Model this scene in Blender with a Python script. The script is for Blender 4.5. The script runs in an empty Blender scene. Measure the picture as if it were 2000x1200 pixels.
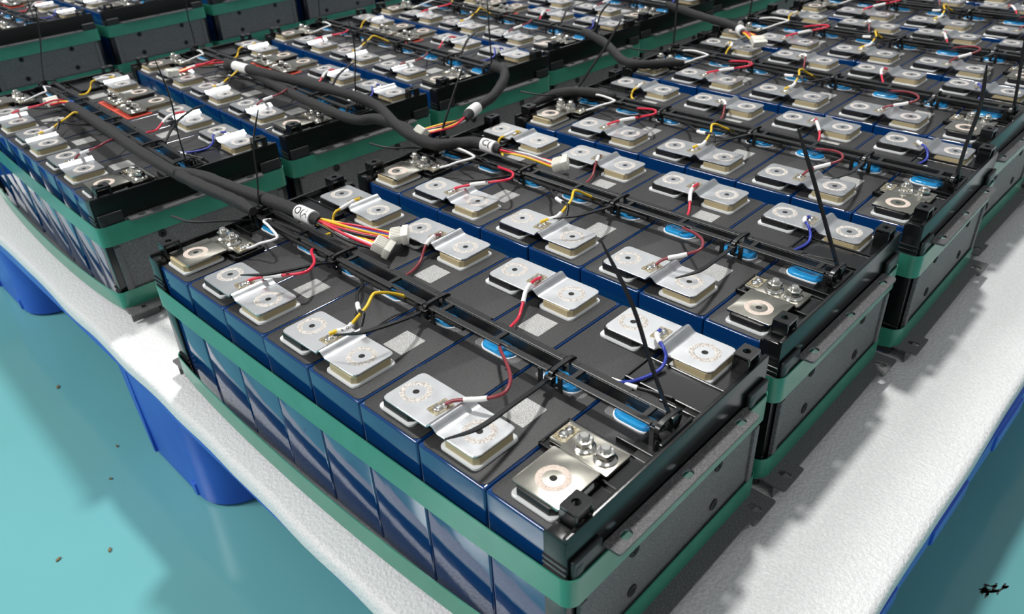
import bpy, bmesh, math, random
from mathutils import Vector, Matrix, noise
random.seed(7)
scene = bpy.context.scene
COL = scene.collection

# ------------------------------------------------------------------ camera
PACK_Z = .135                      # top of the foam sheet, where the packs stand
TOP = .115                         # height of the busbar tops above the foam
cam_d = bpy.data.cameras.new('camera'); cam = bpy.data.objects.new('camera', cam_d); COL.objects.link(cam)
cam_d.sensor_width = 36; cam_d.lens = 27.6107; cam_d.clip_start = .01
cam_d.dof.use_dof = True; cam_d.dof.focus_distance = .5; cam_d.dof.aperture_fstop = 15
cam.matrix_world = Matrix(((.72507537, -.34819041, .59416256, .5079335),
                           (.6875119, .41598491, -.59521755, -.19371409),
                           (-.03991361, .84007142, .54100547, .26021492 + .25),
                           (0, 0, 0, 1)))
scene.camera = cam

# ------------------------------------------------------------------ light
world = bpy.data.worlds.new('hall'); scene.world = world; world.use_nodes = True
wb = world.node_tree.nodes['Background']
wb.inputs[0].default_value = (.93, .97, 1, 1); wb.inputs[1].default_value = .31

def lamp(pos, size, power, aim=(0, .2, .2), size_y=None, color=(1, .985, .96)):
    d = bpy.data.lights.new('ceiling_lamp', 'AREA')
    d.shape = 'RECTANGLE' if size_y else 'DISK'
    d.size = size
    if size_y: d.size_y = size_y
    d.energy = power; d.color = color
    o = bpy.data.objects.new('ceiling_lamp', d); COL.objects.link(o)
    o.location = pos
    o.rotation_euler = (Vector(aim) - Vector(pos)).to_track_quat('-Z', 'Y').to_euler()
    return o
lamp((-1.05, 2.15, 5.6), .46, 245)                 # the high-bay lamp that throws the shadows
lamp((-3.2, 5.9, 5.2), 2.4, 12, size_y=.6)         # further lamps of the hall
lamp((-6.2, 3.7, 5.2), 2.4, 12, size_y=.6)
lamp((-7.5, 8.0, 5.2), 2.4, 16, size_y=.6)
lamp((-3.0, -4.2, 5.4), 2.4, 400, size_y=1.2)
lamp((3.5, -2.0, 5.6), 2.4, 40, size_y=.6)

vs = scene.view_settings
vs.view_transform = 'Standard'; vs.look = 'None'; vs.gamma = 1; vs.exposure = 0.0
vs.use_curve_mapping = False

# ------------------------------------------------------------------ materials
def mat(name, col, rough=.5, metal=0., var=None, bump=None, coat=0., spec=.5, stretch=None, rvar=None):
    m = bpy.data.materials.new(name); m.use_nodes = True
    nt = m.node_tree; b = nt.nodes['Principled BSDF']; L = nt.links.new
    b.inputs['Base Color'].default_value = (*col, 1)
    b.inputs['Roughness'].default_value = rough
    b.inputs['Metallic'].default_value = metal
    b.inputs['Coat Weight'].default_value = coat
    b.inputs['Coat Roughness'].default_value = .06
    b.inputs['Specular IOR Level'].default_value = spec
    tc = nt.nodes.new('ShaderNodeTexCoord'); src = tc.outputs['Object']
    if stretch:
        mp = nt.nodes.new('ShaderNodeMapping'); mp.inputs['Scale'].default_value = stretch
        L(src, mp.inputs[0]); src = mp.outputs[0]
    def nz(scale, det=4):
        n = nt.nodes.new('ShaderNodeTexNoise'); n.inputs['Scale'].default_value = scale
        n.inputs['Detail'].default_value = det; L(src, n.inputs['Vector']); return n.outputs['Fac']
    if var:
        sc, col2, lo, hi = var
        mr = nt.nodes.new('ShaderNodeMapRange'); mr.inputs[1].default_value = lo; mr.inputs[2].default_value = hi
        L(nz(sc), mr.inputs[0])
        mx = nt.nodes.new('ShaderNodeMix'); mx.data_type = 'RGBA'
        mx.inputs[6].default_value = (*col, 1); mx.inputs[7].default_value = (*col2, 1)
        L(mr.outputs[0], mx.inputs[0]); L(mx.outputs[2], b.inputs['Base Color'])
    if rvar:
        mr = nt.nodes.new('ShaderNodeMapRange'); mr.inputs[1].default_value = .3; mr.inputs[2].default_value = .7
        mr.inputs[3].default_value = rvar[1]; mr.inputs[4].default_value = rvar[2]
        L(nz(rvar[0]), mr.inputs[0]); L(mr.outputs[0], b.inputs['Roughness'])
    if bump:
        sc, st, dist = bump
        bp = nt.nodes.new('ShaderNodeBump'); bp.inputs['Strength'].default_value = st; bp.inputs['Distance'].default_value = dist
        L(nz(sc, 3), bp.inputs['Height']); L(bp.outputs[0], b.inputs['Normal'])
    return m

M = {}
M['cell_blue'] = mat('cell_blue_film', (.0025, .038, .15), .06, coat=.5, bump=(26, .12, .004))
M['top_film'] = mat('black_top_film', (.019, .019, .0203), .55, var=(900, (.037, .036, .036), .4, .7), bump=(1500, .25, .0003))
M['beige'] = mat('beige_terminal', (.46, .38, .225), .45)
M['black_block'] = mat('black_terminal', (.012, .012, .013), .42)
M['gasket'] = mat('white_gasket', (.78, .80, .80), .45)
M['alu'] = mat('brushed_aluminium', (.72, .735, .75), .3, 1, var=(60, (.66, .675, .69), .35, .7), rvar=(80, .27, .36), bump=(200, .04, .0005))
M['nickel'] = mat('nickel_plate', (.53, .51, .445), .2, 1, var=(40, (.48, .46, .40), .4, .75), rvar=(60, .15, .22), bump=(90, .05, .0005))
M['weld'] = mat('weld_bead', (.74, .70, .66), .6, .35, var=(900, (.42, .39, .36), .38, .6), bump=(1400, .9, .0006))
M['weld_pale'] = mat('pale_weld_bead', (.72, .62, .55), .65, .5, var=(1300, (.55, .46, .40), .4, .65), bump=(1600, .7, .0005))
M['hole_shade'] = mat('hole_shade_black', (.004, .004, .004), .7)  # near-black colour standing in for the shade inside holes
M['solder'] = mat('solder', (.80, .79, .76), .13, 1, bump=(500, .5, .001))
M['flux'] = mat('solder_flux', (.24, .19, .09), .3, .5, var=(500, (.48, .44, .34), .4, .6))
M['bolt'] = mat('zinc_bolt', (.74, .73, .69), .2, 1, bump=(300, .15, .0005))
M['plastic'] = mat('black_plastic', (.006, .0065, .007), .22, bump=(400, .08, .0004))
M['plastic_matte'] = mat('black_plastic_matte', (.007, .0072, .0076), .34, bump=(700, .15, .0003))
M['rubber'] = mat('rubber_pad', (.02, .021, .022), .38)
M['plate'] = mat('grey_powder_coat', (.085, .085, .088), .46, var=(1400, (.21, .205, .205), .45, .68), bump=(1700, .5, .0004))
M['strap'] = mat('green_strap', (.038, .24, .16), .26, var=(40, (.05, .275, .185), .35, .7), bump=(90, .15, .0006))
M['vent_white'] = mat('vent_white', (.80, .82, .84), .35)
M['vent_blue'] = mat('vent_blue_film', (.012, .23, .56), .1, coat=.6, var=(60, (.02, .33, .68), .4, .65), bump=(160, .35, .0012))
M['code'] = mat('etched_label', (.27, .27, .265), .5, .2, var=(1600, (.50, .50, .49), .44, .56))
M['red'] = mat('red_wire', (.66, .02, .055), .35)
M['darkred'] = mat('dark_red_wire', (.22, .03, .04), .35)
M['yellow'] = mat('yellow_wire', (.80, .52, .02), .35)
M['blue'] = mat('blue_wire', (.03, .05, .36), .35)
M['white'] = mat('white_wire', (.80, .80, .80), .4)
M['black'] = mat('black_wire', (.009, .009, .01), .35)
M['tag'] = mat('white_tag', (.80, .79, .78), .5)
M['ink'] = mat('black_ink', (.01, .01, .012), .6)
M['tie'] = mat('nylon_tie', (.008, .008, .009), .3)
M['sleeve'] = mat('fabric_sleeve', (.013, .013, .0135), .72, bump=(500, .5, .001))
M['nylon'] = mat('nylon_connector', (.72, .71, .64), .45)
M['red_sheet'] = mat('red_insulation', (.62, .09, .055), .45)
M['foam'] = mat('white_foam', (.69, .70, .705), .42, var=(650, (.77, .78, .78), .4, .62), bump=(430, .55, .0016))
M['pallet'] = mat('blue_pallet', (.016, .085, .52), .36, var=(14, (.028, .13, .62), .4, .7), bump=(200, .12, .0008))
M['floor'] = mat('teal_epoxy', (.125, .37, .385), .13, var=(2.2, (.15, .42, .43), .35, .7), bump=(7, .03, .01))
M['scuff'] = mat('scuff', (.012, .014, .014), .6, var=(300, (.04, .05, .05), .45, .6))
M['chip'] = mat('debris', (.16, .13, .07), .7)

# ------------------------------------------------------------------ mesh helpers (millimetres, z = 0 at the busbar tops)
def finish(bm, name, mats, zoff=TOP, mirror=None, sharp=38, unit=.001):
    if mirror is not None:
        for v in bm.verts: v.co.x = mirror - v.co.x
        bmesh.ops.reverse_faces(bm, faces=bm.faces)
    for v in bm.verts:
        v.co *= unit; v.co.z += zoff
    me = bpy.data.meshes.new(name); bm.to_mesh(me); bm.free()
    for m in (mats if isinstance(mats, (list, tuple)) else [mats]): me.materials.append(M[m] if isinstance(m, str) else m)
    me.shade_smooth(); me.set_sharp_from_angle(angle=math.radians(sharp))
    return me

def merge(bm, t, mi=0):
    for f in t.faces: f.material_index = mi
    me = bpy.data.meshes.new('tmp'); t.to_mesh(me); t.free()
    bm.from_mesh(me); bpy.data.meshes.remove(me)

def box(bm, x0, x1, y0, y1, z0, z1, bev=0., seg=2, mi=0):
    t = bmesh.new(); bmesh.ops.create_cube(t, size=1)
    for v in t.verts:
        v.co = Vector((x0 + (v.co.x + .5) * (x1 - x0), y0 + (v.co.y + .5) * (y1 - y0), z0 + (v.co.z + .5) * (z1 - z0)))
    if bev: bmesh.ops.bevel(t, geom=t.edges[:], offset=bev, segments=seg, affect='EDGES', profile=.6)
    merge(bm, t, mi)

def rrect(x0, x1, y0, y1, r, n=4):
    out = []
    for cx, cy, a in ((x1 - r, y0 + r, -90), (x1 - r, y1 - r, 0), (x0 + r, y1 - r, 90), (x0 + r, y0 + r, 180)):
        for i in range(n + 1):
            t = math.radians(a + 90 * i / n); out.append((cx + r * math.cos(t), cy + r * math.sin(t)))
    return out

def circle(cx, cy, r, n=16): return [(cx + r * math.cos(2 * math.pi * i / n), cy + r * math.sin(2 * math.pi * i / n)) for i in range(n)]

def prism(bm, outline, z0, z1, holes=(), bev=0., mi=0, seg=2):
    t = bmesh.new(); edges = []
    for loop in (outline, *holes):
        vv = [t.verts.new((x, y, z0)) for x, y in loop]
        if loop is outline and not holes: base = t.faces.new(vv)
        else:
            for i in range(len(vv)): edges.append(t.edges.new((vv[i], vv[(i + 1) % len(vv)])))
    if holes:
        bmesh.ops.triangle_fill(t, use_beauty=True, edges=edges)
    g = bmesh.ops.extrude_face_region(t, geom=t.faces[:])
    up = [e for e in g['geom'] if isinstance(e, bmesh.types.BMVert)]
    for v in up: v.co.z = z1
    bmesh.ops.recalc_face_normals(t, faces=t.faces)
    if bev and not holes:
        es = [e for e in t.edges if abs(e.verts[0].co.z - z1) < 1e-6 and abs(e.verts[1].co.z - z1) < 1e-6]
        bmesh.ops.bevel(t, geom=es, offset=bev, segments=seg, affect='EDGES', profile=.6)
    merge(bm, t, mi)

def lathe(bm, prof, cx, cy, n=24, mi=0, wob=0.):
    t = bmesh.new(); rings = []
    for r, z in prof:
        if r < 1e-6: rings.append([t.verts.new((cx, cy, z))])
        else: rings.append([t.verts.new((cx + r * math.cos(2 * math.pi * i / n), cy + r * math.sin(2 * math.pi * i / n), z + random.uniform(-wob, wob))) for i in range(n)])
    for a, b in zip(rings, rings[1:]):
        for i in range(n):
            j = (i + 1) % n
            vs_ = [a[i % len(a)], a[j % len(a)], b[j % len(b)], b[i % len(b)]]
            u = []
            for v in vs_:
                if v not in u: u.append(v)
            if len(u) > 2: t.faces.new(u)
    bmesh.ops.recalc_face_normals(t, faces=t.faces)
    merge(bm, t, mi)

def spline(pts, n=6):
    P = [Vector(p) for p in pts]; out = []
    for i in range(len(P) - 1):
        p0 = P[i - 1] if i else P[0] * 2 - P[1]; p1, p2 = P[i], P[i + 1]
        p3 = P[i + 2] if i + 2 < len(P) else P[-1] * 2 - P[-2]
        for k in range(n):
            t = k / n
            out.append(.5 * ((2 * p1) + (p2 - p0) * t + (2 * p0 - 5 * p1 + 4 * p2 - p3) * t * t + (3 * p1 - p0 - 3 * p2 + p3) * t ** 3))
    out.append(P[-1]); return out

def sweep(bm, path, ru, rv=None, sides=8, mi=0, lump=0., up=(0, 0, 1), taper=None, square=False):
    """tube (or flat band) along a list of points"""
    rv = rv or ru; t = bmesh.new(); rings = []; n = len(path); ref = Vector(up)
    for i, p in enumerate(path):
        d = (path[min(i + 1, n - 1)] - path[max(i - 1, 0)])
        d = d.normalized() if d.length > 1e-9 else Vector((1, 0, 0))
        s = d.cross(ref)
        if s.length < .05: s = d.cross(Vector((0, 1, 0)))
        s.normalize(); w = s.cross(d)
        k = 1 + (lump * (noise.noise(Vector((p.x, p.y, p.z)) * .12)) if lump else 0)
        if taper: k *= taper(i / (n - 1))
        if square: cs = [(-1, -1), (1, -1), (1, 1), (-1, 1)]
        else: cs = [(math.cos(2 * math.pi * a / sides), math.sin(2 * math.pi * a / sides)) for a in range(sides)]
        rings.append([t.verts.new(p + s * (ru * k * c) + w * (rv * k * q)) for c, q in cs])
    m = len(rings[0])
    for a, b in zip(rings, rings[1:]):
        for i in range(m): t.faces.new((a[i], a[(i + 1) % m], b[(i + 1) % m], b[i]))
    t.faces.new(rings[0][::-1]); t.faces.new(rings[-1])
    bmesh.ops.recalc_face_normals(t, faces=t.faces)
    merge(bm, t, mi)

def obj(name, mesh, parent=None, loc=(0, 0, 0), rot=(0, 0, 0)):
    o = bpy.data.objects.new(name, mesh); COL.objects.link(o)
    o.parent = parent; o.location = loc; o.rotation_euler = rot
    return o

def tag(o, label, cat=None, group=None, kind=None):
    o['label'] = label
    if cat: o['category'] = cat
    if group: o['group'] = group
    if kind: o['kind'] = kind
    return o

# ------------------------------------------------------------------ floor, pallets, foam
bm = bmesh.new(); bmesh.ops.create_grid(bm, x_segments=1, y_segments=1, size=9)
floor = obj('floor', finish(bm, 'floor', 'floor', 0, unit=1)); floor['kind'] = 'structure'
floor['label'] = 'glossy teal epoxy factory floor under the pallets'

def leg_mesh():
    bm = bmesh.new()
    def outline(g):
        x0, x1, y0, y1 = g, 150 - g, g, 130 - g; out = []
        for cx, cy, a, r in ((x1 - 40, y0 + 40, -90, 40), (x1 - 40, y1 - 40, 0, 40), (x0 + 8, y1 - 8, 90, 8), (x0 + 8, y0 + 8, 180, 8)):
            for i in range(8):
                t = math.radians(a + 90 * i / 7); out.append((cx + r * math.cos(t), cy + r * math.sin(t)))
        return out
    rings = [[bm.verts.new((x, y, z)) for x, y in outline(g)] for z, g in ((0, 5), (3, 2), (50, 1), (106, 0))]
    for a, b in zip(rings, rings[1:]):
        m = len(a)
        for i in range(m): bm.faces.new((a[i], a[(i + 1) % m], b[(i + 1) % m], b[i]))
    bm.faces.new(rings[0][::-1]); bm.faces.new(rings[-1])
    box(bm, 100, 108, .2, 12, 4, 18, 1)               # moulded block at the foot of the near face
    box(bm, 20, 24, -.4, 3, 4, 103, .5)
    return finish(bm, 'pallet_leg', 'pallet', 0)
LEG = leg_mesh()

def pallet(x0, y0, label, th=0):
    e = bpy.data.objects.new('plastic_pallet', None); COL.objects.link(e); e.location = (x0, y0, 0); e.rotation_euler = (0, 0, th)
    tag(e, label, 'pallet')
    bm = bmesh.new(); W, D = 1070, 1330
    prism(bm, rrect(0, W, 0, D, 18, 4), 103, 122.2, bev=3)
    obj('deck', finish(bm, 'pallet_deck', 'pallet', 0), e)
    bm = bmesh.new(); box(bm, W - 3, W + 2, 0, 60, 104, 118, 2); rib = finish(bm, 'pallet_rib', 'pallet', 0)
    for i in range(11): obj('rim_rib', rib, e, (0, .04 + .115 * i, 0))
    for ix in (0, 462, 920):
        for iy in (1, 600, 1199):
            obj('leg', LEG, e, (ix * .001, iy * .001, 0))
    return e
pallet(-.6185, -.032, 'blue plastic pallet under the two nearest columns of battery packs', -.017)
pallet(-1.93, -.12, 'blue plastic pallet further left, under the far column of packs')

def foam(x0, x1, y0, y1, label, near=None):
    bm = bmesh.new()
    def axis(a, b, step):
        n = int((b - a) / step); return [a, a + .0, a + .0015, a + .005] + [a + (b - a) * i / n for i in range(1, n)] + [b - .005, b - .0015, b, b]
    X = axis(x0, x1, .018); Y = axis(y0, y1, .018); H = [-.0125, -.004, -.0012, -.0002]
    def edge(i, n): 
        k = min(i, n - 1 - i); return H[k] if k < 4 else 0
    V = []
    for j, y in enumerate(Y):
        row = []
        for i, x in enumerate(X):
            z = PACK_Z + min(edge(i, len(X)), edge(j, len(Y)))
            yy = y; f = max(0, 1 - (y - y0) / .07)
            if f > 0:
                yy += f * (near(x) if near else 0)
                if near: z -= .004 * f * f * (1 + noise.noise(Vector((x * 7, 3, 1))))
            if 3 < i < len(X) - 4 and 3 < j < len(Y) - 4 and f == 0: z -= 0.0004 * (1 + noise.noise(Vector((x * 30, y * 30, 0))))
            row.append(bm.verts.new((x + .0015 * noise.noise(Vector((y * 9, 1, 0))), yy, z)))
        V.append(row)
    for j in range(len(Y) - 1):
        for i in range(len(X) - 1): bm.faces.new((V[j][i], V[j][i + 1], V[j + 1][i + 1], V[j + 1][i]))
    ring = V[0] + [r[-1] for r in V[1:]] + V[-1][-2::-1] + [r[0] for r in V[-2:0:-1]]
    bm.faces.new(ring[::-1])
    return tag(obj('foam_sheet', finish(bm, 'foam_sheet', 'foam', 0, unit=1, sharp=60)), label, 'foam sheet')
foam(-.625, .4565, -.046, 1.30, 'white foam sheet laid over the nearest blue pallet',
     lambda x: -.024 * (x + .02) + .0022 * noise.noise(Vector((x * 14, 0, 5))))
foam(-1.94, -.86, -.13, 1.20, 'white foam sheet under the far left column of packs')

# ------------------------------------------------------------------ cell meshes
def cell_mesh():
    bm = bmesh.new(); box(bm, -23.75, 23.75, -21.2, 148.2, -115, -7.6, 1.5, 3); return finish(bm, 'cell_body', 'cell_blue')
def sheet_mesh():
    bm = bmesh.new(); prism(bm, rrect(-22.7, 22.7, -20, 147, 3.5), -7.7, -7.1, bev=.2); return finish(bm, 'top_sheet', 'top_film')
def cut_rect(x0, x1, y0, y1, c): return [(x0 + c, y0), (x1 - c, y0), (x1, y0 + c), (x1, y1 - c), (x1 - c, y1), (x0 + c, y1), (x0, y1 - c), (x0, y0 + c)]
def term_mesh(m):
    bm = bmesh.new(); prism(bm, cut_rect(-12, 12.2, -14.8, 13.2, 2.4), -7, -1.25, bev=.4); return finish(bm, 'terminal', m)
def gasket_mesh():
    bm = bmesh.new(); prism(bm, rrect(-13.3, 13.5, -16.4, 14.7, 3), -7.3, -5.7, bev=.6); return finish(bm, 'gasket', 'gasket')
def stadium(cx, cy, lx, ry, n=8):
    return [(cx + lx + ry * math.cos(math.radians(-90 + 180 * i / n)), cy + ry * math.sin(math.radians(-90 + 180 * i / n))) for i in range(n + 1)] + \
           [(cx - lx + ry * math.cos(math.radians(90 + 180 * i / n)), cy + ry * math.sin(math.radians(90 + 180 * i / n))) for i in range(n + 1)]
def vent_ring_mesh():
    bm = bmesh.new(); prism(bm, stadium(0, 63.5, 6, 6.9), -7.2, -6.2, bev=.5); return finish(bm, 'vent_ring', 'vent_white')
def vent_film_mesh():
    bm = bmesh.new(); loops = []
    for lx, r, z in ((6, 6.2, -6.4), (5.9, 6.1, -5.3), (5.6, 5.6, -4.6), (5, 4.2, -4.5), (4.2, 2.4, -5.2), (3.4, .8, -5.6)):
        loops.append([bm.verts.new((x, y, z)) for x, y in stadium(0, 63.5, lx, r)])
    for a, b in zip(loops, loops[1:]):
        for i in range(len(a)): bm.faces.new((a[i], a[(i + 1) % len(a)], b[(i + 1) % len(a)], b[i]))
    bm.faces.new(loops[-1]); return finish(bm, 'vent_film', 'vent_blue')
def vent_cut_mesh():                                   # grey opening of the film around the vent
    bm = bmesh.new(); prism(bm, rrect(-17, 17, 57.5, 69.5, 3), -7.2, -7.0); return finish(bm, 'vent_pad', 'plate')
def label_mesh(y0, y1):
    bm = bmesh.new(); prism(bm, rrect(-8.3, 8.7, y0, y1, .4, 1), -7.1, -6.95); return finish(bm, 'code_label', 'code')
def ring_mesh(m, r0=5.6, r1=8.9):
    bm = bmesh.new(); n = 48
    lathe(bm, [(r0, .0), (r0 + .5, .14), ((r0 + r1) / 2, .22), (r1 - .5, .14), (r1, 0)], 0, 0, n, 0, .07)
    return finish(bm, 'weld_ring', m, 0, sharp=80)
def hole_disc_mesh():
    bm = bmesh.new(); lathe(bm, [(0, .05), (1.25, .05), (1.5, .22), (1.9, .02)], 0, 0, 14); return finish(bm, 'pin_hole_disc', 'hole_shade', 0)  # solid disc on the metal; the hole's darkness is only its colour
CELL, SHEET, TERM_A, TERM_B, GASKET = cell_mesh(), sheet_mesh(), term_mesh('beige'), term_mesh('black_block'), gasket_mesh()
VRING, VFILM, VPAD = vent_ring_mesh(), vent_film_mesh(), vent_cut_mesh()
CODE_N, CODE_F = label_mesh(21.5, 40.3), label_mesh(86.5, 105)
RING, RING_P, HOLE_DISC = ring_mesh('weld'), ring_mesh('weld_pale', 5.2, 8.6), hole_disc_mesh()

# ------------------------------------------------------------------ busbars and terminal tabs (own origin on the terminal centre, top at z = 0)
def busbar_mesh():
    bm = bmesh.new()
    xs = [-10.7, -10.0, -8.7, -7, 8, 20, 24.5, 25.6, 26.6, 27.8, 29, 30, 31.2, 32.6, 33.8, 35, 45, 56, 58.4, 59.7, 60.4]
    hz = {25.6: .7, 26.6: 2.0, 27.8: 2.9, 29: 3.1, 30: 2.7, 31.2: 1.6, 32.6: .5, 33.8: .0}
    def half(x):
        d = min(x + 10.7, 60.4 - x)
        if d >= 3.6: return 0
        return 3.6 - math.sqrt(max(0, 3.6 ** 2 - (3.6 - d) ** 2))
    top, bot = [], []
    for x in xs:
        h = half(x); ys = [-15 + h + (29.3 - 2 * h) * i / 6 for i in range(7)]
        top.append([bm.verts.new((x, y, hz.get(x, 0))) for y in ys]); bot.append([bm.verts.new((x, y, hz.get(x, 0) - 1.25)) for y in ys])
    for a, b, c, d in zip(top, top[1:], bot, bot[1:]):
        for i in range(6):
            bm.faces.new((a[i], b[i], b[i + 1], a[i + 1])); bm.faces.new((c[i], c[i + 1], d[i + 1], d[i]))
        bm.faces.new((a[0], c[0], d[0], b[0])); bm.faces.new((a[6], b[6], d[6], c[6]))
    bm.faces.new([*top[0], *bot[0][::-1]]); bm.faces.new([*top[-1][::-1], *bot[-1]])
    bmesh.ops.recalc_face_normals(bm, faces=bm.faces)
    es = [e for e in bm.edges if len(e.link_faces) == 2 and e.calc_face_angle(0) > 1.2]
    bmesh.ops.bevel(bm, geom=es, offset=.3, segments=2, affect='EDGES')
    return finish(bm, 'busbar', 'alu', 0, sharp=30)

def tab_mesh(mirror=False):
    bm = bmesh.new()
    prism(bm, rrect(-14.3, 14.5, -13.3, 16.8, 1.2, 2), -1.5, 0, bev=.3)
    ys = [16.2, 17.2, 18.0, 18.6]; zs = [0, -.4, -1.5, -2.2]
    a = [(bm.verts.new((-12.5, y, z)), bm.verts.new((14.5, y, z)), bm.verts.new((-12.5, y, z - 1.5)), bm.verts.new((14.5, y, z - 1.5))) for y, z in zip(ys, zs)]
    for p, q in zip(a, a[1:]):
        bm.faces.new((p[0], p[1], q[1], q[0])); bm.faces.new((p[2], q[2], q[3], p[3])); bm.faces.new((p[0], q[0], q[2], p[2])); bm.faces.new((p[1], p[3], q[3], q[1]))
    prism(bm, [(-20.2, 20.6), (-13, 20.6), (-12, 18.2), (15.6, 18.2), (16.4, 19), (16.4, 36.6), (15.6, 37.4), (-20.2, 37.4), (-21.2, 36.4), (-21.2, 21.6)], -3.7, -2.2, bev=.3)
    return finish(bm, 'terminal_tab', 'nickel', 0, mirror=0 if mirror else None, sharp=30)

def nut_mesh():
    bm = bmesh.new()
    lathe(bm, [(5.9, -2.2), (5.9, -1.5), (5.5, -1.1), (4.5, -.4), (4.4, .2)], 0, 0, 24)
    hexa = [(4.7 * math.cos(math.radians(60 * i + 12)), 4.7 * math.sin(math.radians(60 * i + 12))) for i in range(6)]
    prism(bm, hexa, -1, 3.2, bev=.55)
    lathe(bm, [(2.55, 2.8), (2.55, 5.0), (2.1, 5.6), (0, 5.6)], 0, 0, 16)
    for z in (3.6, 4.2, 4.8): lathe(bm, [(2.4, z - .2), (2.75, z), (2.4, z + .2)], 0, 0, 16)
    return finish(bm, 'flange_nut', 'bolt', 0, sharp=28)

def solder_mesh():
    bm = bmesh.new()
    prism(bm, rrect(-4, 4, -6.3, 6.3, .3, 1), 0, .25, mi=0)
    for cx, cy, rx, ry, rz in ((0, -1.8, 2.9, 3.2, 1.7), (.5, 1.6, 2.5, 2.9, 1.9), (-.8, 3.4, 1.8, 2, 1.2)):
        t = bmesh.new(); bmesh.ops.create_icosphere(t, subdivisions=2, radius=1)
        for v in t.verts:
            k = 1 + .22 * noise.noise(v.co * 1.7 + Vector((cx, cy, 0))); v.co = Vector((cx + v.co.x * rx * k, cy + v.co.y * ry * k, .1 + max(-.1, v.co.z) * rz * k))
        merge(bm, t, 1)
    return finish(bm, 'solder_joint', ['flux', 'solder'], 0, sharp=70)
BUS, TAB_R, TAB_L, NUT, SOLDER = busbar_mesh(), tab_mesh(), tab_mesh(True), nut_mesh(), solder_mesh()

# ------------------------------------------------------------------ end caps, end plates, straps
def cap_mesh(mirror):
    bm = bmesh.new()
    box(bm, 360.4, 363.2, -22.8, 149.8, -112, -1.4, .6)                   # wall
    for y0, y1, s in ((-23.2, -21.6, -1), (148.6, 150.2, 1)):             # side wraps with ribs under the straps
        box(bm, 350, 363.2, y0, y1, -112, -4, .5)
        yr = y0 - .9 if s < 0 else y1 + .9
        for z in (-19.5, -23, -26.5, -88, -92, -96, -100):
            box(bm, 349.6, 363.6, min(yr, y0 + .4), max(yr, y1 - .4), z - 1, z + 1, .4, 1)
    for y0, y1 in ((-23, -15.5), (142.5, 150)):                           # corner steps
        box(bm, 351.5, 362.8, y0, y1, -14, -3, .7)
    for y0, y1 in ((-14.9, -2.4), (129.4, 141.9)):                        # hollow post tops
        cx, cy = 356.5, (y0 + y1) / 2
        prism(bm, rrect(351.7, 361.5, y0, y1, .6, 1), 4.2, 6, holes=[circle(cx, cy, 2.3, 14)[::-1]])
        box(bm, 351.7, 361.5, y0, y0 + 1.6, -7, 5.2, .3, 1); box(bm, 351.7, 361.5, y1 - 1.6, y1, -7, 5.2, .3, 1)
        box(bm, 351.7, 361.5, y0 + 1, y1 - 1, -7, -4.4, .3, 1)
    box(bm, 349.8, 361.5, -21, 148, -8.2, -6.4, .3, 1)                    # shelf on the last cell
    for y0, y1 in ((16.5, 40.2), (86.8, 110.5)):                          # trays for the bolted tabs
        box(bm, 311.5, 361, y0, y1, -7, -4.9, .4, 1)
        for a in (y0, y1 - 1.4): box(bm, 311.5, 361, a, a + 1.4, -6, -3.9, .3, 1)
        box(bm, 311.5, 313, y0, y1, -6, -3.9, .3, 1)
    box(bm, 346, 361, 45, 82, -7, -5.6, .4, 1)
    for y0 in (44, 81): box(bm, 338, 361, y0, y0 + 1.2, -7, -3, .3, 1)
    box(bm, 359, 361, 50, 77, -7, 0, .4, 1)
    return finish(bm, 'end_cap', 'plastic', mirror=336 if mirror else None, sharp=30)

def plate_mesh(mirror):
    bm = bmesh.new()
    box(bm, 364, 365.5, -17.5, 144.5, -113, -23.6, .4, 1)
    slots = [[(368.9 + x, y + cy) for x, y in rrect(-2.4, 2.4, -3.4, 3.4, 2.2, 4)][::-1] for cy in (12.5, 63.5, 114.5)]
    prism(bm, [(364, 1), (372, 1), (373.4, 1.5), (374, 3), (374, 124), (373.4, 125.5), (372, 126), (364, 126)], -24.8, -23.2, holes=slots)
    tabs = [[(375 + x, y + cy) for x, y in rrect(-4.2, 4.2, -2.6, 2.6, 2.5, 4)][::-1] for cy in (-11.5, 138.5)]
    prism(bm, [(364, -25), (381, -25), (382, -24), (382, 0), (381, 1), (379, 1), (378, 2), (378, 125), (379, 126), (381, 126), (382, 127), (382, 151), (381, 152), (364, 152)], -105, -103.6, holes=tabs)
    box(bm, 370, 371.4, 2, 125, -114.6, -104.4, .4, 1)
    for y in (-24.5, 127): box(bm, 373.6, 375, y, y + 24.5, -114.6, -104.4, .4, 1)
    for y0 in (-17.5, 139): box(bm, 364.4, 367.2, y0, y0 + 5.5, -92, -46, 1.2)   # folded side lips
    return finish(bm, 'end_plate', 'plate', mirror=336 if mirror else None, sharp=30)

def screw_mesh():
    bm = bmesh.new(); lathe(bm, [(3.7, 0), (3.7, .5), (3.1, .7), (2.6, .35), (1.6, .3), (1.3, -.1), (0, -.1)], 0, 0, 20)
    return finish(bm, 'plate_screw', 'hole_shade', 0)  # shade of the plate holes put into the screw colour
def pad_mesh():
    bm = bmesh.new(); box(bm, 363.2, 366.1, 0, 20.5, -40, -15.5, 1.3, 3); box(bm, 363.2, 366.5, 1, 7, -42, -19, 1.2, 2)
    return finish(bm, 'corner_pad', 'rubber')
CAPS = (cap_mesh(True), cap_mesh(False)); PLATES = (plate_mesh(True), plate_mesh(False))
SCREW = screw_mesh(); PAD = pad_mesh()

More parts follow.
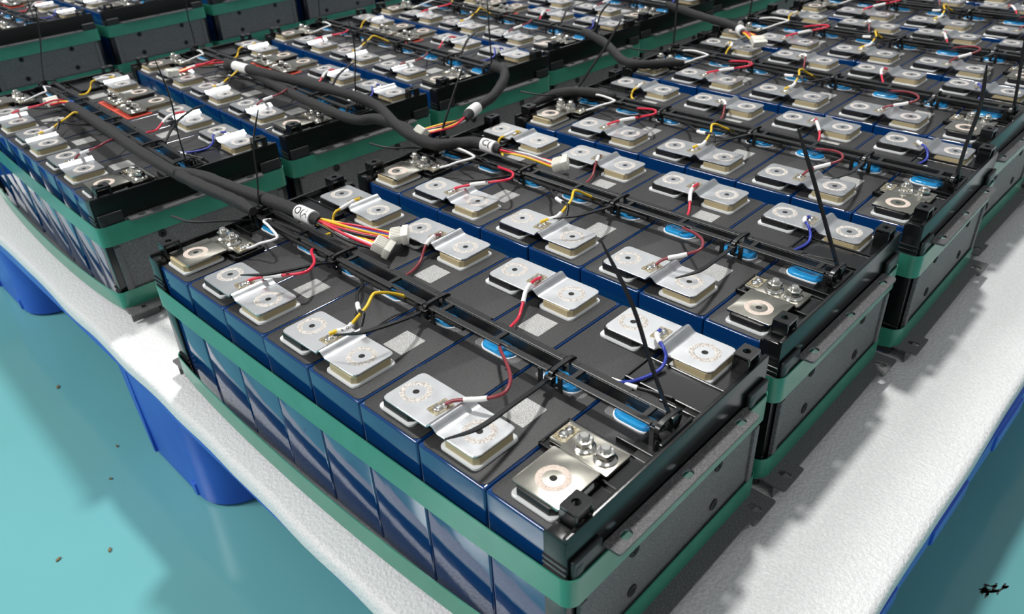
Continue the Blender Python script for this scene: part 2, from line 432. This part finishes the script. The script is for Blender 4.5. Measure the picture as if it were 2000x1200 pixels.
def strap_mesh(z_end, z_near, width, bow, name):
    x0, x1, y0, y1, r = -30.6, 366.7, -24.2, 151.2, 6
    P = []
    for cx, cy, a in ((x1 - r, y0 + r, -90), (x1 - r, y1 - r, 0), (x0 + r, y1 - r, 90), (x0 + r, y0 + r, 180)):
        for i in range(7):
            t = math.radians(a + 15 * i); P.append((cx + r * math.cos(t), cy + r * math.sin(t)))
        nx = {-90: (x1, None), 0: (None, y1), 90: (x0, None), 180: (None, y0)}[a]
        n = 18 if a in (0, 180) else 8
        for i in range(1, n):
            f = i / n
            if a == -90: P.append((x1, y0 + r + (y1 - y0 - 2 * r) * f))
            if a == 0: P.append((x1 - r + (x0 - x1 + 2 * r) * f, y1))
            if a == 90: P.append((x0, y1 - r + (y0 - y1 + 2 * r) * f))
            if a == 180: P.append((x0 + r + (x1 - x0 - 2 * r) * f, y0))
    bm = bmesh.new(); R = []; n = len(P)
    for i, (x, y) in enumerate(P):
        s = max(0, min(1, (x - x0) / (x1 - x0))); w = math.sin(math.pi * s) ** .6 if 0 < s < 1 else 0
        b = bow * w * (1 if y < 60 else .15)
        if abs(y - y0) > 3 and abs(y - y1) > 3: b = 0; w = 0
        zt = z_end + (z_near - z_end) * w * (1 if y < 60 else .3)
        a, c = Vector(P[i - 1]), Vector(P[(i + 1) % n]); d = (c - a).normalized(); nrm = Vector((d.y, -d.x))
        yy = y - b if y < 60 else y + b
        R.append([bm.verts.new((x + nrm.x * o, yy + nrm.y * o - (0 if hi else bow * .12 * w * (y < 60)), zt - (0 if hi else width))) for o in (0, .7) for hi in (True, False)])
    for i in range(n):
        a, b = R[i], R[(i + 1) % n]
        for p, q in ((2, 3), (3, 1), (1, 0), (0, 2)): bm.faces.new((a[p], a[q], b[q], b[p]))
    bmesh.ops.recalc_face_normals(bm, faces=bm.faces)
    return finish(bm, name, 'strap', sharp=45)
STRAP_T = strap_mesh(-25.5, -27, 18, 1.5, 'upper_strap')
STRAP_B = strap_mesh(-88, -97.5, 16, 7, 'lower_strap')

# ------------------------------------------------------------------ wire tray, sleeves, ties, sense wires
def tray_mesh(x0, x1):
    bm = bmesh.new(); n0 = x0 + 62
    for a, b, y in ((x0, min(n0, x1), 54.9), (min(n0, x1), min(n0 + 5, x1), 56.9), (min(n0 + 5, x1), x1, 54.9)):
        if b - a > 1: box(bm, a - .2, b + .2, y, 59.4, 2.7, 4.1, .35, 1)
    box(bm, x0, x1, 58.2, 59.5, 1.2, 3.2, .3, 1)
    for a, b, y in ((x0, x0 + 40, 72.4), (x0 + 40, x0 + 46, 70.4), (x0 + 46, x1, 72.4)):
        box(bm, a - .2, b + .2, 67.7, y, 2.7, 4.1, .35, 1)
    box(bm, x0, x1, 67.6, 68.9, -4.2, 3.2, .3, 1)
    for x in (x0 + 10, x0 + 56):
        if x < x1 - 4: box(bm, x - 1.7, x + 1.7, 59, 68, 2.3, 3.9, .3, 1)
    for x in (x0 + 3, x1 - 7):
        for y in (54.9, 71): box(bm, x, x + 3, y, y + 1.3, -7.1, 3, .2, 1)
    for x in (x0 + 4, x1 - 5): lathe(bm, [(0, 4.3), (1.7, 4.3), (1.9, 4.05)], x, 57.1, 14); lathe(bm, [(0, 4.3), (1.7, 4.3), (1.9, 4.05)], x, 70, 14)
    return finish(bm, 'wire_tray', 'plastic_matte', sharp=30)
TRAYS = [tray_mesh(a, b) for a, b in ((-16, 86), (89.5, 182), (186, 284), (288, 357))]

def sleeve_mesh(pts, r, lump=.5):
    bm = bmesh.new(); sweep(bm, spline(pts, 6), r, r * .9, 8, lump=lump); return finish(bm, 'wire_bundle', 'sleeve', sharp=80)
SLEEVES = [sleeve_mesh([(-12, 62, -1), (20, 67, -1), (60, 71, -3), (90, 71, -3.5), (150, 72, -4), (210, 71, -4), (280, 71, -4), (345, 70, -4)], 2.2),
           sleeve_mesh([(4, 57, 0), (50, 57.5, -1), (88, 57, 0), (120, 56, -.5), (150, 56, -.5), (184, 57, -.5), (215, 59, -1)], 2.2)]

def tie_mesh(x, tail, head=(53.2, .5)):
    bm = bmesh.new(); hy, hz = head
    sweep(bm, spline([(x, 59, -5.5), (x, 54, -4), (x, 53.6, 1), (x, 54.6, 4.9), (x, 63.5, 5.6), (x, 72.6, 4.9), (x, 73.4, 1), (x, 72, -5)], 4), 1.3, .6, square=True, up=(0, .01, 1))
    box(bm, x - 2.6, x + 2.6, hy - 2.4, hy + 2, hz - 2, hz + 2.6, .5)
    sweep(bm, spline([(x, hy, hz), *tail], 5), 1.25, .55, square=True, taper=lambda t: 1 if t < .8 else 1 - (t - .8) * 3)
    return finish(bm, 'cable_tie', 'tie', sharp=40)
TIES = [tie_mesh(91, [(93, 42, 6), (93, 33, 8), (94, 5, 15), (84, -9, 17)]),
        tie_mesh(186, [(190, 46, 6), (193, 42, 8), (198, 24, 14), (194, 3, 16), (181, -8, 14)]),
        tie_mesh(287.5, [(290, 46, 5), (293, 38, 8), (298, 14, 14), (301, -12, 18), (294, -27, 17)])]
TIES_B = [tie_mesh(91, [(90, 44, 3), (84, 30, 3), (70, 18, 5), (52, 8, 3)]),
          tie_mesh(186, [(184, 46, 3), (175, 34, 5), (160, 20, 8), (140, 8, 6)]),
          tie_mesh(287.5, [(284, 84, 9), (279, 96, 16), (270, 118, 20), (262, 132, 18)], (74, 1))]

def upright_mesh(base, tip, side=True):
    bm = bmesh.new(); b = Vector(base); t = Vector(tip); d = t - b
    ends = Vector((d.y, -d.x, 0)); 
    k = random.uniform(-4, 4)
    pts = [b, b + d * .3 + Vector((k * .3, 0, 0)), b + d * .65 + Vector((k, k * .5, 0)), t]
    sweep(bm, spline(pts, 5), 1.35, .6, square=True, up=(.5, 1, 0), taper=lambda s: 1 if s < .85 else 1 - (s - .85) * 4)
    box(bm, b.x - 2.8, b.x + 2.8, b.y - 2.6, b.y + 2.6, b.z - 2.5, b.z + 3, .5)
    x = b.x
    sweep(bm, spline([(x, 57, -5), (x, 53.8, 0), (x, 54.8, 5), (x, 63.5, 6), (x, 72.4, 5), (x, 73.4, 0), (x, 71, -5)], 4), 1.3, .6, square=True, up=(0, .01, 1))
    if base[0] < 100 and side: sweep(bm, spline([(x, 54, 0), (x - 6, 34, 5), (x - 14, 15, 9), (x - 32, 8, 11)], 5), 1.1, .5, square=True)
    return finish(bm, 'upright_tie', 'tie', sharp=40)

def wire_pair(pts, color, tagr, r=1.05, jit=0.):
    pts = [Vector(p) for p in pts]
    if jit:
        dv = Vector((random.uniform(-jit, jit) * 1.6, random.uniform(-jit, jit) * .5, random.uniform(-.2, .5) * jit))
        for i_, p in enumerate(pts): p += dv * math.sin(math.pi * i_ / (len(pts) - 1)) ** 1.3
        for p in pts[1:-1]: p.z = max(p.z, -5.6)
    path = spline(pts, 7)
    bm = bmesh.new(); sweep(bm, path, r, sides=8); w = finish(bm, 'sense_wire', color, sharp=80)
    t = None
    if tagr:
        i0, i1 = int(tagr[0] * (len(path) - 1)), int(tagr[1] * (len(path) - 1))
        bm = bmesh.new(); sweep(bm, path[i0:i1 + 1], r + .45, sides=10); t = finish(bm, 'wire_tag', 'tag', sharp=50)
    return w, t, path
WIRES = [  # solder end first, tray end last
    ('darkred', [(261, 2, 1.6), (264, 5, 3.5), (269, 8, 5), (279, 13, 8), (286, 20, 11), (282, 29, 12), (270, 39, 10), (252, 52, 4), (243, 60, 0)], (.26, .40)),
    ('red', [(68, 2, 1.6), (71, 5, 3), (81, 11, 6), (93, 16, 9), (105, 24, 12), (101, 33, 12), (91, 40, 10), (70, 51, 4), (62, 60, 0)], (.22, .36)),
    ('yellow', [(161, 1, 1.6), (164, 4, 3), (168, 9, 4), (168, 18, 8), (166, 26, 10), (161, 35, 12), (162, 39, 12), (162, 50, 6), (168, 60, 0)], (.16, .32)),
    ('white', [(24, 27, 0), (28, 30, 1.6), (32, 34, 4), (42, 39, 8), (39, 44, 8), (20, 49, 8), (4, 54, 5), (0, 62, 2)], None),
    ('yellow', [(22, 128, 1.6), (25, 122, 3.2), (30, 107, 4), (29, 100, 2), (30, 96, -4), (43, 86, -4), (49, 74, -1)], (.2, .4)),
    ('darkred', [(118, 128, 1.6), (119, 121, 3), (123, 112, 3.6), (124, 107, 0), (129, 98, -4.5), (135, 84, -4.5), (138, 72, -2)], (.17, .42)),
    ('red', [(214, 128, 1.6), (215, 120, 3), (219, 109, 3), (225, 99, 0), (230, 90, -3), (234, 80, -2), (236, 70, -2)], (.26, .48)),
    ('blue', [(306, 128, 1.6), (308, 122, 3), (313, 116, 4), (319, 112, 4), (323, 109, 0), (324, 101, -3), (320, 86, -3), (314, 74, -1)], (.16, .36)),
    ('black', [(286, 72, -2), (305, 77, -3), (320, 80, -3), (334, 84, -3), (343, 86, -3)], (.35, .6)),
    ('black', [(118, 56, -2), (130, 49, 0), (141, 37, 4), (155, 27, 6), (166, 21, 9), (171, 20, 10), (174, 15, 5)], (.48, .66)),
]
WIRESET = [[wire_pair(p, c, t, jit=j) for c, p, t in WIRES] for j in (0, 5, 5, 6)]

def wrap_text(body, size, center, axis, normal, r):
    """lettering laid around a round sleeve (world units of the caller)"""
    cu = bpy.data.curves.new('lettering', 'FONT'); cu.body = body; cu.size = size; cu.align_x = 'CENTER'; cu.align_y = 'CENTER'; cu.resolution_u = 3
    to = bpy.data.objects.new('lettering', cu); COL.objects.link(to)
    bpy.context.view_layer.update()
    me = bpy.data.meshes.new_from_object(to.evaluated_get(bpy.context.evaluated_depsgraph_get()))
    bpy.data.objects.remove(to); bpy.data.curves.remove(cu)
    a = Vector(axis).normalized(); n = Vector(normal); n = (n - a * n.dot(a)).normalized(); b = n.cross(a)
    for v in me.vertices:
        th = v.co.y / r; v.co = Vector(center) + a * v.co.x + (n * math.cos(th) + b * math.sin(th)) * (r * 1.03)
    me.materials.clear(); me.materials.append(M['ink']); return me

RED_SHEET = None
def red_mesh():
    bm = bmesh.new(); prism(bm, rrect(76, 164, 86, 113, 1.5, 2), -7.05, -6.3); return finish(bm, 'insulation_sheet', 'red_sheet')
RED_SHEET = red_mesh()

def pack(x, y, th, label, seed, variant=0, ups=None, ws=None, text=False):
    rnd = random.Random(seed)
    e = bpy.data.objects.new('battery_pack', None); COL.objects.link(e)
    e.location = (x, y, PACK_Z); e.rotation_euler = (0, 0, th)
    tag(e, label, 'battery pack', 'battery packs')
    p = .048
    for k in range(8):
        c = obj('cell', CELL, e, (k * p, rnd.uniform(-.0004, .0004), 0))
        obj('top_sheet', SHEET, c)
        near_a = k % 2 == 0
        for far in (0, 1):
            obj('terminal_gasket', GASKET, c, (0, .127 * far, 0))
            obj('terminal_post', TERM_A if (near_a != bool(far)) else TERM_B, c, (0, .127 * far, 0))
        obj('vent_pad', VPAD, c); obj('vent_ring', VRING, c); obj('vent_film', VFILM, c)
        if k not in (0,): obj('code_label', CODE_N if near_a else CODE_F, c)
    def rings(par, mesh, xs):
        for xx in xs:
            obj('weld_ring', mesh, par, (xx, 0, 0), (0, 0, rnd.uniform(0, 6))); obj('pin_hole_disc', HOLE_DISC, par, (xx, 0, 0))
    def bus(k, far):
        b = obj('busbar', BUS, e, (k * p, .127 * far, TOP), (math.radians(rnd.uniform(-.5, .5)), math.radians(rnd.uniform(-.5, .5)), math.radians(rnd.uniform(-1, 1))))
        rings(b, RING, (0, p)); obj('solder_joint', SOLDER, b, (.0195, 0, 0), (0, 0, rnd.uniform(-.15, .15)))
    def tab(k, far, mesh, s, rz=0):
        b = obj('terminal_tab', mesh, e, (k * p, .127 * far, TOP), (0, 0, rz))
        rings(b, RING_P, (0,))
        for bx in (-.004, .0088): obj('bolt', NUT, b, (bx * s, .0272, 0), (0, 0, rnd.uniform(0, 1)))
        obj('solder_joint', SOLDER, b, (-.0168 * s, .029, -.0022), (0, 0, .0))
    tab(0, 0, TAB_L, -1); tab(7, 0, TAB_R, 1)
    for k in (1, 3, 5): bus(k, 0)
    for k in (0, 2, 4, 6):
        if variant and k == 2:
            tab(2, 1, TAB_R, 1, math.pi); tab(3, 1, TAB_L, -1, math.pi); obj('insulation_sheet', RED_SHEET, e)
        else: bus(k, 1)
    for i in (0, 1):
        obj('end_cap', CAPS[i], e); pl = obj('end_plate', PLATES[i], e)
        for yy in (.025, .102):
            for zz in (-.048, -.078):
                s = 1 if i else -1
                obj('plate_screw', SCREW, pl, (.3656 if i else -.0294, yy, TOP + zz), (0, s * math.pi / 2, 0))
        for yy in (-.0215, .128):
            o = obj('corner_pad', PAD, e, (0, yy, 0) if i else (.336, yy + .0205, 0), (0, 0, 0) if i else (0, 0, math.pi))
    obj('upper_strap', STRAP_T, e); obj('lower_strap', STRAP_B, e)
    for t in TRAYS: obj('wire_tray', t, e)
    for s in SLEEVES: obj('wire_bundle', s, e)
    for t in (TIES_B if variant else TIES): obj('cable_tie', t, e)
    ups = ups or ((-22, 78, 78), (345, 70, 84))
    for b, t in zip(((-15, 61, 5), (355, 66, 3)), ups):
        obj('upright_tie', upright_mesh(b, t, not variant), e)
    W = WIRESET[ws if ws is not None else 1 + seed % 3]
    for i, (w, t, path) in enumerate(W):
        if variant and i == 5: continue
        o = obj('sense_wire', w, e)
        if t: obj('wire_tag', t, o)
        if text and i == 2:
            j0 = int(.24 * (len(path) - 1)); c = path[j0]; a = path[j0 + 2] - path[j0 - 2]
            me = wrap_text('R  O', 2.6, c, a, (.6, -.55, .6), 1.5)
            for v in me.vertices: v.co *= .001; v.co.z += TOP
            obj('lettering', me, o)
    return e

pack(0, 0, 0, 'battery pack nearest the camera, at the front corner of the foam', 1, ups=((-24, 84, 77), (305, 72, 82)), ws=0, text=True)
pack(0, .1856, .0048, 'battery pack directly behind the nearest one, in the right column', 2, ups=((-5, 88, 66), (311, 72, 85)))
pack(.0072, .3742, .0156, 'third battery pack from the front in the right column', 3, ups=((15, 93, 72), (352, 76, 86)))
pack(-.0065, .570, -.006, 'fourth battery pack from the front in the right column', 4)
pack(-.010, .757, 0, 'fifth battery pack from the front in the right column', 5)
pack(.008, .944, 0, 'sixth battery pack in the right column, near the upper right corner', 6)
pack(.0, 1.131, 0, 'seventh battery pack, farthest seen in the right column', 7)
pack(-.5173, .0257, -.0447, 'frontmost pack of the middle column, left of the nearest pack', 8, 1, ups=((-20, 80, 84), (343, 68, 91)))
pack(-.516, .216, -.0555, 'second pack of the middle column, with a thick black cable over it', 9, 1, ups=((-20, 65, 62), (346, 76, 88)))
pack(-.5075, .406, -.061, 'third pack from the front in the middle column', 10, 1, ups=((-18, 70, 70), (348, 70, 76)))
pack(-.507, .5945, -.064, 'fourth pack from the front in the middle column', 11, 1, ups=((-18, 70, 70), (368, 84, 40)))
pack(-.505, .782, -.064, 'fifth pack of the middle column, at the top edge of the photo', 12, 1)
pack(-.505, .970, -.064, 'sixth pack of the middle column, cut by the top edge', 13, 1)
pack(-.505, 1.158, -.064, 'seventh pack of the middle column, behind the top edge', 14, 1)
C3 = ['pack of the far left column cut off by the left edge of the photo', 'far left column pack, leftmost one whose whole end face shows',
      'far left column pack, second whole end face from the left', 'far left column pack, third whole end face from the left',
      'far left column pack, fourth end face from the left, under the top edge',
      'far left column pack, fifth end face from the left, barely in view']
for i, yy in enumerate((-.045, .145, .335, .525, .715, .905)):
    pack(-1.276, yy, 0, C3[i], 20 + i, 1)

# ------------------------------------------------------------------ harness cables between the packs (world millimetres, z from the busbar tops)
Z0 = PACK_Z + TOP
def connector_mesh(n):
    bm = bmesh.new(); w = 2.5 * n
    box(bm, -w / 2, w / 2, -5, 5, -3.2, 3.2, .5); box(bm, -w / 2 - 1, w / 2 + 1, 4, 8.5, -3.8, 3.8, .5)
    for i in range(n): box(bm, -w / 2 + 2.5 * i + .6, -w / 2 + 2.5 * i + 1.9, -4, 3, 3, 3.9, .2, 1)
    return finish(bm, 'connector', 'nylon', 0, sharp=30)
CONN = connector_mesh(6); CONN_S = connector_mesh(5)

def harness(label, paths, r=5.2, wraps=(), looms=(), texts=()):
    """paths: sleeves; wraps: (path index, t0, t1); looms: (start, mid, end, colours, connector yaw, pitch)"""
    p0 = Vector(paths[0][0]) * .001
    e = bpy.data.objects.new('wire_harness', None); COL.objects.link(e); e.location = (p0.x, p0.y, Z0)
    tag(e, label, 'wire harness', 'harness cables between the packs')
    off = Vector((p0.x, p0.y, 0)) * 1000
    sp = [spline([Vector(q) - off for q in p], 8) for p in paths]
    for p in sp:
        bm = bmesh.new(); sweep(bm, p, r, sides=12, lump=.16, taper=lambda t: 1 if t < .93 else 1 - (t - .93) * 5); obj('sleeve', finish(bm, 'sleeve', 'sleeve', 0, sharp=80), e)
    for pi, a, b, txt in wraps:
        p = sp[pi]; n = len(p) - 1; bm = bmesh.new(); seg = p[int(a * n):int(b * n) + 1]; sweep(bm, seg, r * 1.12, sides=14)
        o = obj('label_wrap', finish(bm, 'label_wrap', 'tag', 0, sharp=50), e)
        if txt:
            c = (seg[0] + seg[-1]) / 2
            me = wrap_text(txt, 8.5, c, seg[-1] - seg[0], (.6, -.6, .7), r * 1.12)
            for v in me.vertices: v.co *= .001
            obj('lettering', me, o)
    for s, m, t, cols, yaw, pitch in looms:
        s, m, t = Vector(s) - off, Vector(m) - off, Vector(t) - off
        d = Vector((-math.sin(yaw), math.cos(yaw), 0)); side = Vector((math.cos(yaw), math.sin(yaw), 0))
        for i, c in enumerate(cols):
            o_ = (i - (len(cols) - 1) / 2)
            a = s + Vector((0, 0, 1)) * (1.6 * math.cos(i * 1.9)) + side * (1.6 * math.sin(i * 1.9))
            bm = bmesh.new(); sweep(bm, spline([a, m + side * o_ * 2.1 + Vector((0, 0, random.uniform(-1.2, 2))), t - d * 5 + side * o_ * 2.4], 8), 1.05, sides=8)
            obj('loom_wire', finish(bm, 'loom_wire', c, 0, sharp=80), e)
        o = obj('connector', CONN if len(cols) > 5 else CONN_S, e, t * .001, (pitch, 0, yaw))
    return e

COLS = ['red', 'yellow', 'white', 'black', 'red', 'yellow']
harness('black sleeved harness from the middle column to the nearest pack, marked by hand',
        [[(-118, 48, 14), (-97, 62, 10), (-50, 67, 10), (-1, 70, 12), (26, 70, 14), (54, 71, 14)],
         [(-400, 68, 8), (-378, 66, 10), (-288, 58, 13), (-213, 52, 13), (-152, 49, 13), (-120, 49, 12), (-87, 50, 11), (-60, 55, 8), (-34, 56, 8), (-9, 54, 9)]],
        5.0, [(0, .84, .97, 'O(A')],
        [((52, 71, 14), (76, 84, 9), (97, 105, 2.5), ['yellow', 'red', 'blue', 'yellow', 'red', 'black'], -.75, .1),
         ((53, 70, 13), (78, 78, 7), (100, 88, 3), ['red', 'yellow', 'white', 'red', 'black'], -1.0, -.5),
         ((-395, 67, 9), (-418, 73, 7), (-445, 66, 3), ['red', 'yellow', 'white', 'red', 'blue'], 1.6, .2)])
harness('thick black sleeved cable running over the second middle-column pack, white label on it',
        [[(-415, 259, 8), (-358, 247, 14), (-299, 246, 17), (-240, 248, 19), (-185, 249, 20), (-137, 251, 20), (-101, 248, 18), (-64, 236, 14), (-30, 229, 11), (4, 226, 12), (21, 241, 13), (36, 250, 13), (58, 252, 12)]],
        5.1, [(0, .07, .115, ''), (0, .93, .985, 'C(')],
        [((56, 252, 12), (78, 262, 8), (103, 275, 3), COLS, -.9, .3),
         ((-405, 256, 9), (-425, 232, 8), (-440, 204, 4), ['red', 'yellow', 'white', 'yellow', 'red'], 2.9, .1)])
harness('black sleeved cable lying low along the tray of the second middle-column pack',
        [[(-400, 252, 8), (-359, 252, 10), (-245, 236, 10), (-174, 228, 10), (-112, 225, 10), (-89, 237, 12), (-48, 236, 12), (-20, 227, 11)]], 5.0)
harness('black sleeved cable hanging off the third middle-column pack towards a white connector',
        [[(-134, 439, 7), (-100, 420, 13), (-78, 398, 14), (-62, 375, 13), (-46, 345, 12), (-36, 311, 11), (-24, 288, 11)]],
        5.0, [(0, .80, .90, '')], [((-25, 290, 11), (-16, 262, 14), (-24, 234, 14), COLS, 2.9, -.7)])
harness('black sleeved cable from the fourth middle-column pack to the right column',
        [[(-150, 620, 6), (-134, 611, 8), (-81, 574, 13), (-50, 553, 11), (-27, 540, 8), (-6, 545, 6), (20, 590, 2)]], 5.0)
harness('short black cable stub at the left end of the third right-column pack',
        [[(-34, 398, -6), (-22, 408, 3), (-8, 413, 8), (10, 424, 9), (40, 437, 6)]], 4.6)
harness('black sleeved cable ending in a connector over the fourth pack of the right column',
        [[(-150, 812, 6), (-126, 795, 8), (-56, 747, 14), (-20, 738, 13), (11, 723, 13), (30, 704, 13)]],
        5.0, [(0, .86, .99, '')], [((29, 706, 13), (42, 694, 16), (60, 684, 13), COLS, -2.2, -.4)])

# ------------------------------------------------------------------ small marks and crumbs on the floor
def flake(cx, cy, s, seed):
    rnd = random.Random(seed); bm = bmesh.new()
    prism(bm, [(s * (.7 + .5 * rnd.random()) * math.cos(a * .7854) * 1.6, s * (.6 + .5 * rnd.random()) * math.sin(a * .7854)) for a in range(8)], 0, 1, bev=.2)
    return obj('debris_flake', finish(bm, 'debris_flake', 'chip', 0), None, (cx, cy, .0002), (0, 0, rnd.uniform(0, 3)))
FL = ['between the two pallet legs', 'just left of the middle pallet leg', 'in front of the middle pallet leg', 'near the lower left corner',
      'at the bottom edge', 'close behind the middle pallet leg']
for i, (cx, cy, sz) in enumerate(((-.318, -.0625, 2.0), (-.135, -.083, 1.2), (-.052, -.119, 1.6), (-.075, -.152, 1.8), (.162, -.12, 2.0), (-.175, -.06, 1.2))):
    tag(flake(cx, cy, sz, i), 'tiny brown debris flake on the teal floor ' + FL[i], 'debris', 'debris on the floor')
bm = bmesh.new()
for i in range(26):
    rnd = random.Random(i + 40); ang = rnd.uniform(0, 6.3); d = 7 * math.sqrt(rnd.random()); cx, cy = d * math.cos(ang) * 1.2 + (rnd.random() < .25) * 6, d * math.sin(ang) * .7; q = rnd.uniform(-.5, .9)
    prism(bm, [(cx + (x * math.cos(q) - y * math.sin(q)) * rnd.uniform(.6, 1.2), cy + x * math.sin(q) + y * math.cos(q)) for x, y in ((-3, -.5), (0, -1), (3, -.4), (3, .5), (0, .9), (-3, .5))], 0, .15)
obj('scuff_mark', finish(bm, 'scuff_mark', 'scuff', 0), floor, (.4925, .3133, .0001), (0, 0, .9))
